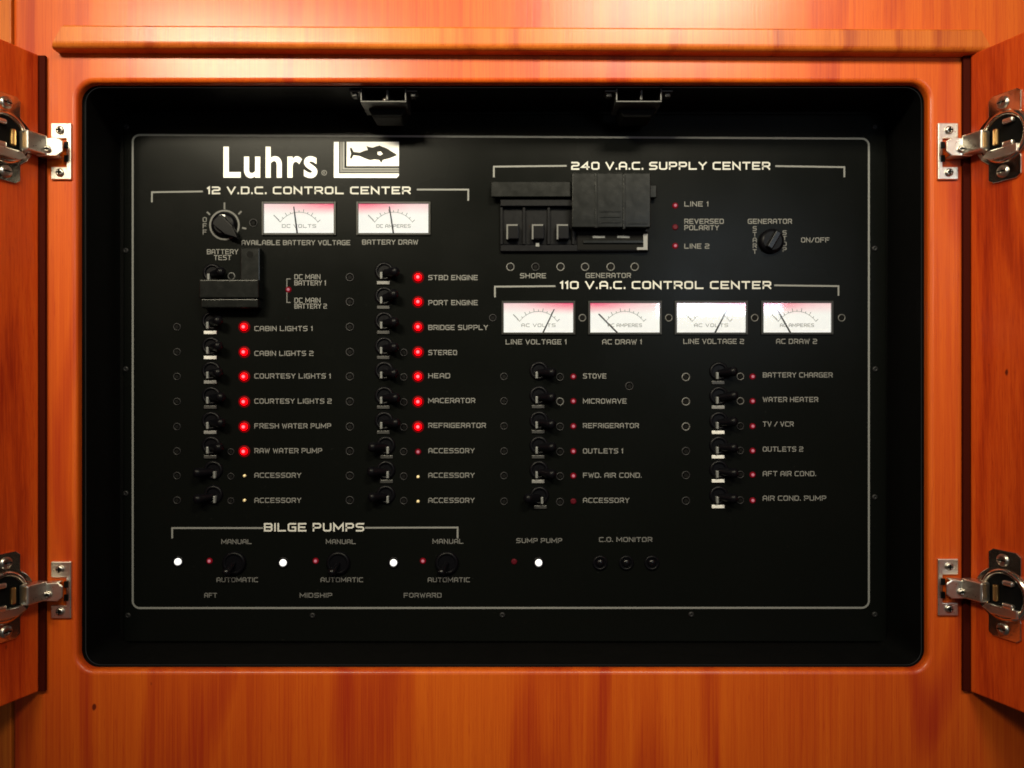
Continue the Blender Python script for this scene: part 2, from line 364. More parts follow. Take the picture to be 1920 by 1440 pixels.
# ------------------------------------------------------------------ hinges
def make_hinge(label):
    """built for the left side; origin on the frame face at the plate centre, x to the right"""
    r = node('cabinet_hinge', cab, (0, 0, 0), label)
    u = S
    ox = 117  # photograph x of the origin
    def X(px): return (px - ox) * S
    g = G()
    g.prism([(X(98), 53*S), (X(98), 24*S), (X(127), 24*S), (X(127), -29*S), (X(98), -29*S), (X(98), -53*S), (X(136), -53*S), (X(136), 53*S)][::-1], -0.0022, 0)
    g.f = [f[::-1] for f in g.f]
    p = obj('mounting_plate', g, 'nickel', r, bevel=0.0006)
    for z in (39, -40):
        g = G(); g.lathe([(7.5*S, 0), (7.5*S, 0.0010), (5.0*S, 0.0018), (2.2*S, 0.0018), (2.0*S, 0.0008)], c=(X(116), -0.0022, z*S))
        obj('screw', g, 'screw', r)
        g = G()
        g.box(X(111), X(121), -0.0046, -0.0040, z*S-0.0004, z*S+0.0004); g.box(X(116)-0.0004, X(116)+0.0004, -0.00465, -0.00402, z*S-0.0020, z*S+0.0020)
        obj('screw_slot', g, 'hole', r)
    # arm: channel shaped body standing over the plate
    g = G()
    g.add([], [])
    st = len(g.v)
    g.prism([(X(84), 17*S), (X(84), -15*S), (X(122), -15*S), (X(132), -7*S), (X(132), 12*S), (X(122), 19*S)], -0.011, -0.0095)
    g.prism([(X(84), 17*S), (X(84), 14*S), (X(122), 16*S), (X(122), 19*S)], -0.0095, -0.0023)
    g.prism([(X(84), -12*S), (X(84), -15*S), (X(122), -15*S), (X(122), -12*S)], -0.0095, -0.0023)
    obj('arm', g, 'nickel', r, bevel=0.0005)
    g = G(); g.lathe([(6.5*S, 0), (6.5*S, 0.0012), (4.5*S, 0.0020), (2*S, 0.0020), (1.8*S, 0.001)], c=(X(106), -0.011, -3*S)); obj('screw', g, 'screw', r)
    g = G(); g.box(X(101), X(111), -0.0136, -0.0129, -3*S-0.0005, -3*S+0.0005); obj('screw_slot', g, 'hole', r)
    g = G(); g.prism([(X(124), 17*S), (X(124), 5*S), (X(131), 5*S), (X(131), 17*S)], -0.0031, -0.0021); g.prism([(X(124), -8*S), (X(124), -20*S), (X(131), -20*S), (X(131), -8*S)], -0.0031, -0.0021)
    obj('slot', g, 'hole', r)
    # door side geometry, in the tilted door frame: u along the door, w out of the inner face
    ex = fx(73)*(D-0.004)/D - fx(ox)
    uu = Vector((-math.sin(TILT), -math.cos(TILT), 0)); ww = Vector((math.cos(TILT), -math.sin(TILT), 0))
    # maps (a = along -u i.e. local x, local y = -w depth, z)
    T = Matrix(((-uu.x, -ww.x, 0, ex), (-uu.y, -ww.y, 0, -0.004), (0, 0, 1, 0), (0, 0, 0, 1)))
    # in this local frame: x = -distance from the hinge edge, y = -height above the inner face
    zc = 5*S
    cu = -0.0285
    g = G()   # flange: round plate with two screw wings
    pts = []
    def arc(a0, a1, n, rx, rz):
        for i in range(n+1):
            a = math.radians(a0 + (a1-a0)*i/n); pts.append((cu + rx*math.cos(a), zc + rz*math.sin(a)))
    arc(-52, 52, 14, 0.0235, 0.0195)
    pts += [(cu+0.0125, zc+0.017), (cu+0.0125, zc+0.0290), (cu+0.009, zc+0.0315), (cu-0.009, zc+0.0315), (cu-0.0125, zc+0.0290), (cu-0.0125, zc+0.017)]
    arc(128, 232, 10, 0.0195, 0.0195)
    pts += [(cu-0.0125, zc-0.017), (cu-0.0125, zc-0.0290), (cu-0.009, zc-0.0315), (cu+0.009, zc-0.0315), (cu+0.0125, zc-0.0290), (cu+0.0125, zc-0.017)]
    g.prism(pts, -0.0016, 0); g.xf(T); obj('cup_flange', g, 'nickel_cup', r, bevel=0.0005)
    g = G(); g.lathe([(0.0185, 0.0012), (0.0185, 0.0030), (0.0160, 0.0036), (0.0150, 0.0030), (0.0145, -0.004)], c=(cu, 0, zc), n=36, capa=False, capb=False); g.xf(T); obj('cup', g, 'nickel_cup', r)
    g = G(); g.lathe([(0.0146, 0.0018), (0.0146, 0.0019)], c=(cu, 0, zc), n=36); g.xf(T); obj('cup_hollow', g, 'hole', r)
    for s_ in (1, -1):
        g = G(); g.lathe([(0.0044, 0), (0.0044, 0.0008), (0.0030, 0.0016), (0.0013, 0.0016), (0.0012, 0.0006)], c=(cu+0.001, -0.0016, zc+s_*0.0245)); g.xf(T); obj('screw', g, 'screw', r)
        g = G(); g.box(cu-0.002, cu+0.004, -0.0040, -0.0034, zc+s_*0.0245-0.0004, zc+s_*0.0245+0.0004); g.xf(T); obj('screw_slot', g, 'hole', r)
    # rivets and links inside the cup
    g = G()
    for z_, x_ in ((0.0095, -0.004), (-0.0065, -0.004)):
        g.box(cu+x_-0.005, cu+x_+0.003, -0.0058, -0.0020, zc+z_-0.0018, zc+z_+0.0018)
    g.xf(T); obj('link_pin', g, 'nickel', r, bevel=0.0012, seg=3)
    g = G(); g.box(cu+0.0030, cu+0.0065, -0.0052, -0.0020, zc-0.0055, zc+0.0065); g.xf(T); obj('spring', g, 'brass', r, bevel=0.001)
    g = G(); g.prism([(cu+0.008, zc-0.0150), (cu+0.015, zc-0.0115), (cu+0.011, zc-0.008), (cu-0.012, zc-0.008), (cu-0.012, zc-0.0140)], -0.0050, -0.0020); g.xf(T); obj('cup_rim_plate', g, 'nickel', r, bevel=0.0006)
    # knuckle: bright block bridging the cup edge, then the link to the arm
    g = G(); g.box(cu+0.0095, cu+0.0262, -0.0120, -0.0030, zc-0.0074, zc+0.0070); g.xf(T)
    obj('knuckle', g, 'nickel', r, bevel=0.0014, seg=3)
    a = T @ Vector((cu+0.0235, -0.0070, zc)); b = Vector((X(88), -0.0085, 0))
    g = G()
    d = 0.0030
    vs_ = [(a.x, a.y-d, zc+0.0060), (b.x, b.y-0.001, 0.0062), (b.x, b.y-0.001, -0.0058), (a.x, a.y-d, zc-0.0064),
           (a.x, a.y+d, zc+0.0060), (b.x, b.y+0.002, 0.0062), (b.x, b.y+0.002, -0.0058), (a.x, a.y+d, zc-0.0064)]
    g.add(vs_, [(0,3,2,1),(4,5,6,7),(0,1,5,4),(1,2,6,5),(2,3,7,6),(3,0,4,7)]); obj('link', g, 'nickel_cup', r, bevel=0.0006)
    return r
h0 = make_hinge('upper left nickel hinge, its bright plate screwed to the left stile')
h0.location = (fx(117), 0, fz(285)+CZ)
h1 = copy_tree(h0, cab); h1['label'] = 'lower left nickel hinge, duller, joining the left door to the stile'; h1.location = (fx(117), 0, fz(1105)+CZ)
h2 = copy_tree(h0, cab); h2['label'] = 'upper right nickel hinge, its bright plate screwed to the right stile'; h2.location = (fx(1775), 0, fz(285)+CZ); h2.scale.x = -1
h3 = copy_tree(h0, cab); h3['label'] = 'lower right nickel hinge, duller, joining the right door to the stile'; h3.location = (fx(1775), 0, fz(1100)+CZ); h3.scale.x = -1

# ------------------------------------------------------------------ catches under the top edge of the opening
def catch(cxpx, label, ball):
    r = thing('door_catch', label, 'catch', (fx(cxpx), TH+0.002, fz(151)), 'two dark catches under the top edge of the opening')
    g = G(); t = 0.0012; w = 44*S; h = 13*S*1.0
    hh = 0.0108
    g.box(-w, -w+t, 0, 0.030, -hh, 0.0); g.box(w-t, w, 0, 0.030, -hh, 0.0); g.box(-w, w, 0, 0.030, -hh-t, -hh)
    obj('housing', g, 'dark_steel', r, bevel=0.0003)
    for s_ in (-1, 1):
        g = G(); g.box(*sorted((s_*w, s_*(w+0.0085))), 0.0, 0.012, -0.0040, -0.0028); obj('ear', g, 'dark_steel', r, bevel=0.0003)
        g = G(); g.box(s_*(w+0.005)-0.0022, s_*(w+0.005)+0.0022, 0.002, 0.008, -0.0072, -0.0040); obj('screw_head', g, 'dark_steel', r, bevel=0.0009)
    g = G(); g.box(0.0015, 0.0034, 0.003, 0.020, -0.0092, -0.0003); obj('tongue', g, 'dark_steel', r, bevel=0.0004)
    if ball:
        g = G(); g.lathe([(0.0, 0.0026), (0.0013, 0.0022), (0.0021, 0.0010), (0.0023, 0), (0.0021, -0.001), (0, -0.0024)][::-1], c=(0.0006, 0.004, -0.0096), n=16); obj('roller', g, 'screw', r)
    g = G(); g.prism([(-0.014, -hh-t-0.0003), (-0.010, -hh-0.0080), (0.012, -hh-0.0080), (0.016, -hh-t-0.0003)], 0.014, 0.036); obj('lower_block', g, 'hole', r, bevel=0.001)  # very dark block put in for the shadow below the catch
    return r
catch(714, 'left black metal catch under the top edge, with a bright roller tip', True)
catch(1203, 'right black metal catch under the top edge, with a plain tongue', False)

# ------------------------------------------------------------------ the control panel
PAN = thing('control_panel', 'black boat electrical control panel with white lettering, meters, toggles and red lights', 'control panel', (0, YP, 0))
def q(px, py, h=0.0): return ((px-CX)*K, -h*K, (CY-py)*K)     # location under PAN, h in pixels proud of the plate
g = G(); g.box((231-CX)*K, (1663-CX)*K, 0, 0.0025, (CY-1204)*K, (CY-213)*K)
obj('face_plate', g, 'panel', PAN, bevel=0.0012, seg=3)
def border():
    g = G(K)
    pts = []
    X0, X1, Z0, Z1 = 249-CX, 1629-CX, CY-1139, CY-256
    for x, z in rrect(X0, X1, Z0, Z1, 13, 5):
        # the print follows the slightly skewed photograph corners
        tt = (x-X0)/(X1-X0); z += (3 - 7*tt) if z > 0 else (-1.0 + 0.5*tt)
        pts.append((x, z))
    g.ribbon(pts, 3.6, 0.35, closed=True)
    obj('border_line', g, 'ink_line', PAN)
border()

# stroke lettering, squared wide capitals on a 4 x 6 grid
F = {
'A': [[(0,0),(0,4.6),(1,6),(3,6),(4,4.6),(4,0)], [(0,2.3),(4,2.3)]],
'B': [[(0,0),(0,6),(3.3,6),(4,5.2),(4,3.9),(3.4,3.1),(4,2.3),(4,.8),(3.3,0),(0,0)], [(0,3.1),(3.4,3.1)]],
'C': [[(4,6),(.8,6),(0,5.2),(0,.8),(.8,0),(4,0)]],
'D': [[(0,0),(0,6),(3.2,6),(4,5.2),(4,.8),(3.2,0),(0,0)]],
'E': [[(4,6),(0,6),(0,0),(4,0)], [(0,3),(3.4,3)]],
'F': [[(4,6),(0,6),(0,0)], [(0,3),(3.4,3)]],
'G': [[(4,6),(.8,6),(0,5.2),(0,.8),(.8,0),(4,0),(4,3),(2.2,3)]],
'H': [[(0,0),(0,6)], [(4,0),(4,6)], [(0,3),(4,3)]],
'I': [[(0,0),(0,6)]],
'J': [[(4,6),(4,.8),(3.2,0),(.8,0),(0,.8),(0,1.8)]],
'K': [[(0,0),(0,6)], [(4,6),(.6,3),(4,0)]],
'L': [[(0,6),(0,0),(4,0)]],
'M': [[(0,0),(0,6),(2.6,1.6),(5.2,6),(5.2,0)]],
'N': [[(0,0),(0,6),(4,0),(4,6)]],
'O': [[(.8,6),(3.2,6),(4,5.2),(4,.8),(3.2,0),(.8,0),(0,.8),(0,5.2),(.8,6)]],
'P': [[(0,0),(0,6),(3.3,6),(4,5.2),(4,3.4),(3.3,2.6),(0,2.6)]],
'R': [[(0,0),(0,6),(3.3,6),(4,5.2),(4,3.4),(3.3,2.6),(0,2.6)], [(2.4,2.6),(4,0)]],
'S': [[(4,6),(.8,6),(0,5.2),(0,3.8),(.8,3.1),(3.2,3.1),(4,2.3),(4,.8),(3.2,0),(0,0)]],
'T': [[(0,6),(4,6)], [(2,6),(2,0)]],
'U': [[(0,6),(0,.8),(.8,0),(3.2,0),(4,.8),(4,6)]],
'V': [[(0,6),(2.1,0),(4.2,6)]],
'W': [[(0,6),(1.3,0),(2.6,5),(3.9,0),(5.2,6)]],
'X': [[(0,0),(4,6)], [(0,6),(4,0)]],
'Y': [[(0,6),(2,3),(4,6)], [(2,3),(2,0)]],
'0': [[(.8,6),(3.2,6),(4,5.2),(4,.8),(3.2,0),(.8,0),(0,.8),(0,5.2),(.8,6)]],
'1': [[(0,5),(.9,6),(.9,0)]],
'2': [[(0,6),(3.2,6),(4,5.2),(4,3.8),(3.2,3.1),(.8,3.1),(0,2.3),(0,0),(4,0)]],
'4': [[(3.2,0),(3.2,6),(0,1.8),(4.2,1.8)]],
'.': [[(0,0),(0,.45)]],
'/': [[(0,0),(3,6)]],
}
def lettering(txt, x0, x1, yc, hcap, sw, mat='ink', h=0.35, name='lettering', label=None, parent=None, origin=None):
    """squared capitals fitted between photograph columns x0 and x1"""
    gap = 1.9; cur = 0.0; items = []
    for ch in txt:
        if ch == ' ': cur += 2.6; continue
        st = F[ch]; w = max(p[0] for pl in st for p in pl)
        items.append((ch, cur)); cur += w + gap
    tot = cur - gap
    sxx = (x1 - x0 - sw) / tot; szz = (hcap - sw) / 6.0
    g = G(K); xm = (x0 + x1)/2
    for ch, cx in items:
        for si, pl in enumerate(F[ch]):
            pts = [(x0 + sw/2 - xm + (cx + p[0])*sxx, (p[1]-3)*szz) for p in pl]
            closed = len(pts) > 2 and pts[0] == pts[-1]
            g.ribbon(pts[:-1] if closed else pts, sw, h + 0.12*si, closed)
    loc = q(xm, yc) if origin is None else origin
    o = obj(name, g, mat, parent or PAN, loc)
    if label: o['label'] = label
    return o
def words(txt, x0, x1, yc, hcap=9.5, sw=1.55, mat='ink', **kw):
    return lettering(txt, x0, x1, yc, hcap, sw, mat, label='lettering reading ' + txt, **kw)
def vwords(txt, xc, y0, y1, mat='ink_dim'):
    g = G(K); n = len(txt); step = (y1-y0)/n; hh = step*0.66; ym = (y0+y1)/2
    for i, ch in enumerate(txt):
        zc = -(y0 + step*(i+0.5) - ym)
        for si, pl in enumerate(F[ch]):
            pts = [((p[0]-2)*1.5, zc + (p[1]-3)/6*hh) for p in pl]
            closed = len(pts) > 2 and pts[0] == pts[-1]
            g.ribbon(pts[:-1] if closed else pts, 1.7, 0.35+0.12*si, closed)
    o = obj('lettering', g, mat, PAN, q(xc, ym)); o['label'] = 'lettering reading ' + txt + ' downwards'
def bracket(pl, label=None):
    xs = [p[0] for p in pl]; ys = [p[1] for p in pl]; xm, ym = sum(xs)/len(xs), sum(ys)/len(ys)
    g = G(K); g.ribbon([(x-xm, ym-y) for x, y in pl], 3.2, 0.35); obj('heading_bracket', g, 'ink_line', PAN, q(xm, ym))

words('12 V.D.C. CONTROL CENTER', 388, 770, 357, 14.5, 2.9, 'ink_head')
bracket([(285, 378), (285, 360.5), (379, 359)]); bracket([(783, 355.5), (878, 355.5), (878, 375)])
words('240 V.A.C. SUPPLY CENTER', 1071, 1444, 311, 15, 2.9, 'ink_head')
bracket([(926, 331), (926, 312.5), (1061, 311)]); bracket([(1455, 311.5), (1583, 313.5), (1583, 331)])
words('110 V.A.C. CONTROL CENTER', 1050, 1446, 534.5, 15, 2.9, 'ink_head')
bracket([(928, 556), (928, 537.5), (1040, 536.5)]); bracket([(1453, 535), (1572, 536.5), (1572, 553)])
words('BILGE PUMPS', 495, 683, 988.5, 16, 3.0, 'ink_head')
bracket([(323, 1008), (323, 990), (492, 990)]); bracket([(686, 989.5), (858, 989), (858, 1008)])

# maker's name and fish emblem
def big_text(txt, x0, x1, ybase, ycap, mat, bold):
    cu = bpy.data.curves.new('tmp', 'FONT'); cu.body = txt; cu.size = 1.0; cu.offset = bold; cu.space_character = 1.12; cu.fill_mode = 'FRONT'
    o = bpy.data.objects.new('tmp', cu); COL.objects.link(o)
    dg = bpy.context.evaluated_depsgraph_get(); dg.update()
    me = bpy.data.meshes.new_from_object(o.evaluated_get(dg))
    bpy.data.objects.remove(o); bpy.data.curves.remove(cu)
    xs = [v.co.x for v in me.vertices]; ys = [v.co.y for v in me.vertices]
    ax, bx_ = min(xs), max(xs); ay, by = min(ys), max(ys)
    for v in me.vertices:
        X = (x0 + (v.co.x-ax)/(bx_-ax)*(x1-x0) - (x0+x1)/2)*K; Z = ((v.co.y-ay)/(by-ay)-0.5)*(ybase-ycap)*K
        v.co = (X, -0.4*K, Z)
    me.materials.clear(); me.materials.append(M[mat])
    o = bpy.data.objects.new('maker_name', me); COL.objects.link(o); o.parent = PAN; o.location = q((x0+x1)/2, (ybase+ycap)/2)
    o['label'] = 'large white maker name lettering'
    return o
big_text('Luhrs', 419, 595, 334, 275, 'ink_white', 0.022)
g = G(K); g.ribbon([(4.5*math.cos(a*math.pi/6), 4.5*math.sin(a*math.pi/6)) for a in range(12)], 1.3, 0.35, True)
g.ribbon([(-1.2, -2), (-1.2, 2), (1.2, 1.6), (-1, 0), (1.5, -2)], 0.8, 0.35); obj('registered_mark', g, 'ink_grey', PAN, q(608, 324))
em = node('fish_emblem', PAN, q(688, 300), 'white fish emblem with grey corner stripes')
def er(pl, mat, h, name):
    g = G(K); g.prism([(x-688, 300-y) for x, y in pl][::-1], -h, -h+0.2)
    g.f = [f[::-1] for f in g.f]; return obj(name, g, mat, em)
er([(626, 266), (635.5, 266), (635.5, 325.5), (748, 325.5), (748, 329), (744, 333.5), (626, 333.5)], 'ink_white', 0.45, 'outer_stripe')
er([(637.5, 266), (642, 266), (642, 319), (748, 319), (748, 323.5), (637.5, 323.5)], 'ink_grey', 0.45, 'grey_stripe')
er([(642.6, 266), (646, 266), (646, 315), (748, 315), (748, 318), (642.6, 318)], 'tick', 0.45, 'grey_stripe')
er([(650, 266), (748, 266), (748, 311.5), (650, 311.5)], 'ink_white', 0.45, 'white_field')
er([(656, 278), (659, 277), (663, 285), (675, 286.5), (683, 283), (690, 281.5), (687, 274), (693, 276), (699, 277), (706, 274.5), (712, 273), (716, 275), (722, 277), (728, 280), (734, 284), (741, 288), (745, 291),
    (738, 294), (730, 297), (722, 299), (718, 300), (715, 306), (711, 300), (702, 299), (694, 300.5), (684, 297), (674, 292.5), (663, 291), (659, 298), (656, 297), (658.5, 288)], 'fish', 0.75, 'fish_shape')
er([(708, 285), (714, 284), (718, 289), (713, 292), (708, 290)], 'ink_white', 1.0, 'fish_fin_gap')

# printed names
for t, x0, x1, y in [
 ('AVAILABLE BATTERY VOLTAGE', 453, 657, 455), ('BATTERY DRAW', 679, 784, 454), ('BATTERY', 388, 447, 472), ('TEST', 401, 434, 483),
 ('DC MAIN', 552, 601, 519), ('BATTERY 1', 552, 611, 530.5), ('DC MAIN', 552, 601, 563), ('BATTERY 2', 552, 613, 574),
 ('SHORE', 975, 1024, 517), ('GENERATOR', 1098, 1183, 516.5), ('LINE 1', 1283, 1328, 382.5), ('REVERSED', 1283, 1357, 415), ('POLARITY', 1283, 1348, 427),
 ('LINE 2', 1283, 1330, 461.5), ('GENERATOR', 1402, 1485, 415), ('ON/OFF', 1502, 1555, 450),
 ('LINE VOLTAGE 1', 948, 1062, 641), ('AC DRAW 1', 1129, 1203, 641), ('LINE VOLTAGE 2', 1281, 1395, 640), ('AC DRAW 2', 1455, 1532, 640)]:
    words(t, x0, x1, y, 9.5, 1.55)
ROW1 = [613, 660, 706, 753, 800, 846, 892, 938]
for t, x1, y in zip(['CABIN LIGHTS 1', 'CABIN LIGHTS 2', 'COURTESY LIGHTS 1', 'COURTESY LIGHTS 2', 'FRESH WATER PUMP', 'RAW WATER PUMP', 'ACCESSORY', 'ACCESSORY'],
                    [586, 588, 620, 622, 621, 604, 565, 565], [616, 662.5, 705, 752, 798.5, 845, 891, 938]):
    words(t, 477, x1, y)
ROW2 = [520, 566, 613, 660, 706, 753, 800, 846, 892, 938]
for t, x1, y in zip(['STBD ENGINE', 'PORT ENGINE', 'BRIDGE SUPPLY', 'STEREO', 'HEAD', 'MACERATOR', 'REFRIGERATOR', 'ACCESSORY', 'ACCESSORY', 'ACCESSORY'],
                    [896, 896, 915, 857, 844, 891, 911, 890, 890, 890], [520.5, 567.5, 614, 661, 704.5, 751, 797.5, 845, 891, 938]):
    words(t, 803, x1, y)
ROW3 = [706, 752, 799, 846, 892, 940]
for t, x1, y in zip(['STOVE', 'MICROWAVE', 'REFRIGERATOR', 'OUTLETS 1', 'FWD. AIR COND.', 'ACCESSORY'], [1137, 1175, 1198, 1168, 1203, 1180], [705, 752, 798, 845.5, 891, 938]):
    words(t, 1093, x1, y)
ROW4 = [706, 752, 799, 845, 890, 938]
for t, x1, y in zip(['BATTERY CHARGER', 'WATER HEATER', 'TV / VCR', 'OUTLETS 2', 'AFT AIR COND.', 'AIR COND. PUMP'], [1561, 1534, 1488, 1506, 1530, 1549], [703, 749, 795, 842, 888, 934]):
    words(t, 1430, x1, y)
for t, x0, x1, y in [('MANUAL', 415, 472, 1015.5), ('MANUAL', 611, 667, 1015.5), ('MANUAL', 811, 869, 1015), ('AUTOMATIC', 406, 484, 1087), ('AUTOMATIC', 601, 681, 1087), ('AUTOMATIC', 802, 881, 1087),
                     ('AFT', 383, 407, 1116), ('MIDSHIP', 562, 623, 1116), ('FORWARD', 757, 828, 1116), ('SUMP PUMP', 968, 1054, 1013.5), ('C.O. MONITOR', 1123, 1223, 1011.5)]:
    words(t, x0, x1, y, 9, 1.6, 'ink_dim')
vwords('OFF', 384, 406, 441); vwords('START', 1415, 423, 477); vwords('STOP', 1471, 431, 473)
for x, y, a in ((421, 386, 0), (391, 400, -45), (450, 399, 45), (458, 428, 100)):
    g = G(K); t = math.radians(a); l = 5 if a == 0 else 2.6
    g.ribbon([(-l*math.sin(t), -l*math.cos(t)), (l*math.sin(t), l*math.cos(t))], 3.2, 0.35); obj('knob_tick', g, 'ink_dim', PAN, q(x, y))
g = G(K); g.ribbon([(4, 22), (-2, 22), (-2, -22), (4, -22)], 1.8, 0.35); obj('battery_bracket', g, 'ink_dim', PAN, q(540, 545))

# ---- lights
def led(x, y, kind, label=None):
    r = node('indicator_light', PAN, q(x, y), label)
    if kind == 'on':
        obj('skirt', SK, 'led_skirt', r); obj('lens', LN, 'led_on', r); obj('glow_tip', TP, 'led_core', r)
    elif kind == 'dim':
        obj('lens', LND, 'led_dim', r); obj('glow_tip', TPD, 'led_dim_core', r)
    elif kind == 'off': obj('lens', LND, 'led_off', r)
    else: obj('lens', TPD, 'led_amber', r)
SK = G(K).lathe([(11, 0), (10.4, 0.8), (6.5, 1.5)], n=24)  # glowing ring shaped as the halo of a lit light
LN = G(K).lathe([(6.6, 0), (6.6, 2.6), (6, 4.0), (5, 5.0), (3.8, 5.6)], n=24)
TP = G(K).lathe([(3.0, 5), (2.9, 6.2), (2.2, 7.0), (1.0, 7.3)], n=20)
LND = G(K).lathe([(5.6, 0), (5.4, 1.2), (3.6, 2.2)], n=20)
TPD = G(K).lathe([(2.9, 0), (2.8, 2.8), (2.0, 3.6), (1, 3.9)], n=16)
for y in ROW1[:6]: led(458, y, 'on', 'brightly lit red indicator light')
for y in ROW1[6:]: led(459, y, 'amber', 'small pale unlit indicator light')
for y in ROW2[:7]: led(784, y, 'on', 'brightly lit red indicator light')
led(784, 847, 'dim', 'small dim red indicator light')
for y in (894, 940): led(784, y, 'amber', 'small pale unlit indicator light')
for y in ROW3[:5]: led(1075, y, 'dim', 'small dim red indicator light')
led(1075, 940, 'off', 'unlit dark red indicator light')
for y in ROW4: led(1411, y, 'dim', 'small dim red indicator light')
led(541, 543, 'dim', 'small dim red indicator light'); led(1266, 385.5, 'dim', 'small dim red indicator light'); led(1266, 426, 'off', 'unlit dark red indicator light'); led(1266, 461, 'dim', 'small dim red indicator light')
for x in (393, 592, 793): led(x, 1051.5, 'dim', 'small dim red indicator light')
led(964, 1053, 'off', 'unlit dark red indicator light')
for x in (334, 531, 738, 1010):
    r = node('white_lamp', PAN, q(x, 1055 if x != 334 else 1053))
    obj('lens', G(K).lathe([(6.6, 0), (6.4, 2.5), (5.0, 4.2), (3, 5)], n=24), 'lamp_white', r)
    obj('bezel', G(K).lathe([(11, 0), (10.6, 1.4), (7.6, 1.8), (7.6, 0)], n=24, capb=False), 'black', r)

# ---- toggle breakers
def make_switch(on):
    r = node('toggle_switch', PAN, (0, 0, 0))
    s_ = 1 if on else -1
    obj('collar', G(K).lathe([(18, 0), (17.5, 2.5), (15.5, 4), (12.5, 4.5), (12, 3), (11.5, 1.5)], n=30), 'black', r, (1.5*s_*K, 0, 8*K))
    g = G(K); n0 = len(g.v)   # bat shaped lever thrown to one side
    g.lathe([(6.0, 0), (6.5, 6), (7.2, 16), (8.6, 26), (8.6, 31), (6.6, 34.5), (3, 36)], n=20, sz=1.05)
    g.xf(Matrix.Rotation(math.radians(50*s_), 4, 'Z') @ Matrix.Identity(4))
    obj('lever', g, 'black', r, (2*s_*K, -2*K, 5*K))
    g = G(K); g.box(-2.3, 2.3, -10.0, 0, -7, 6); obj('lever_mark', g, 'tick', r, (-3*s_*K, 0, 0), bevel=0.0005)
    return r
SW_ON = make_switch(True); SW_OFF = make_switch(False)
used = {True: False, False: False}
def switch(x, y, on, glint_bar=None):
    src = SW_ON if on else SW_OFF
    if not used[on]: r = src; r.location = q(x, y); used[on] = True
    else: r = copy_tree(src, PAN, q(x, y))
    if glint_bar:
        g = G(K); g.box(-12, 12, -3.2, 0, -3.2, 3.2); obj('flag', g, glint_bar, r, (0, 0, -13.5*K), bevel=0.0004)  # bar coloured as the glint below the toggle
    for ch in r.children:
        if ch.name.startswith('lever') and 'mark' not in ch.name: ch.rotation_euler = (math.radians(random.uniform(-7, 7)), random.uniform(-0.1, 0.1), math.radians(random.uniform(-6, 6)))
    r['label'] = 'black toggle thrown to the right' if on else 'black toggle thrown to the left'
    return r
switch(397, 520, True); switch(395, 566, True)
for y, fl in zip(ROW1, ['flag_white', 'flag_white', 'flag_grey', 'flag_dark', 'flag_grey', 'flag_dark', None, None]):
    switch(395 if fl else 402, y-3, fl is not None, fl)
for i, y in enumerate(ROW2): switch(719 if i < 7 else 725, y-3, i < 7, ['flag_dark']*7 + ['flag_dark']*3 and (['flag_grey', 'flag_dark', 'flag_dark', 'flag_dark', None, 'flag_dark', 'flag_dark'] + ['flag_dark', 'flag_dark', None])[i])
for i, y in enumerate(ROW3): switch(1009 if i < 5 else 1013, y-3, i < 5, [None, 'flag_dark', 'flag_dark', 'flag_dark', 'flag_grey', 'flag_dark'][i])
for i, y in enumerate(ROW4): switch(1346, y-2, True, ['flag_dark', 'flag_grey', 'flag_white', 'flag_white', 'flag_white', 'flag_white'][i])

# ---- small ringed holes
RG = G(K).lathe([(8.2, 0), (8.0, 1.2), (6.0, 1.2), (5.6, 0.3)], n=20, capb=False)
HL = G(K).lathe([(4.2, 0.9), (4.2, 1.1)], n=16)
def ring(x, y, m='ring_dim', sc=1.0):
    r = node('ring_socket', PAN, q(x, y)); obj('rim', RG, m, r); obj('hole', HL, 'hole', r); r.scale = (sc, 1, sc)
for x in (957, 1004, 1051, 1097, 1145, 1190): ring(x, 500.5, 'ring' if x != 1004 else 'ring_dim')
for x in (924, 1092, 1254, 1415, 1578): ring(x, 596, 'ring' if x > 1000 else 'ring_dim', 0.9)
ring(475, 418); ring(1180, 724); ring(434, 518, 'ring', 0.9)
for i, y in enumerate(ROW2): ring(656, y, 'ring_dim')
for i, y in enumerate(ROW1): ring(332, y, 'ring_dim', 0.9)
for i, y in enumerate(ROW2[3:]): ring(757, y+1, 'ring_dim', 0.9)
for i, y in enumerate(ROW1[5:]): ring(433, y+1, 'ring_dim', 0.8)
for i, y in enumerate(ROW3): ring(1050, y+1, 'ring' if i == 1 else 'ring_dim', 0.95); ring(945, y, 'ring_dim', 0.9)
for i, y in enumerate(ROW4): ring(1286, y+1, 'ring' if i < 3 else 'ring_dim'); ring(1388, y, 'ring' if i < 2 else 'ring_dim', 0.9)
# plate screws
SCW = G(K).lathe([(5.5, 0), (5.2, 1.4), (3.5, 2.2), (1.4, 2.2), (1.2, 1.2)], n=16)
for x, y in ((237, 238), (236, 470), (236, 692), (236, 925), (240, 1154), (586, 1154), (942, 1153), (1296, 1152), (1640, 1152), (1641, 692), (1640, 932), (1640, 466), (1640, 238)):
    obj('plate_screw', SCW, 'ring_dim', PAN, q(x, y))

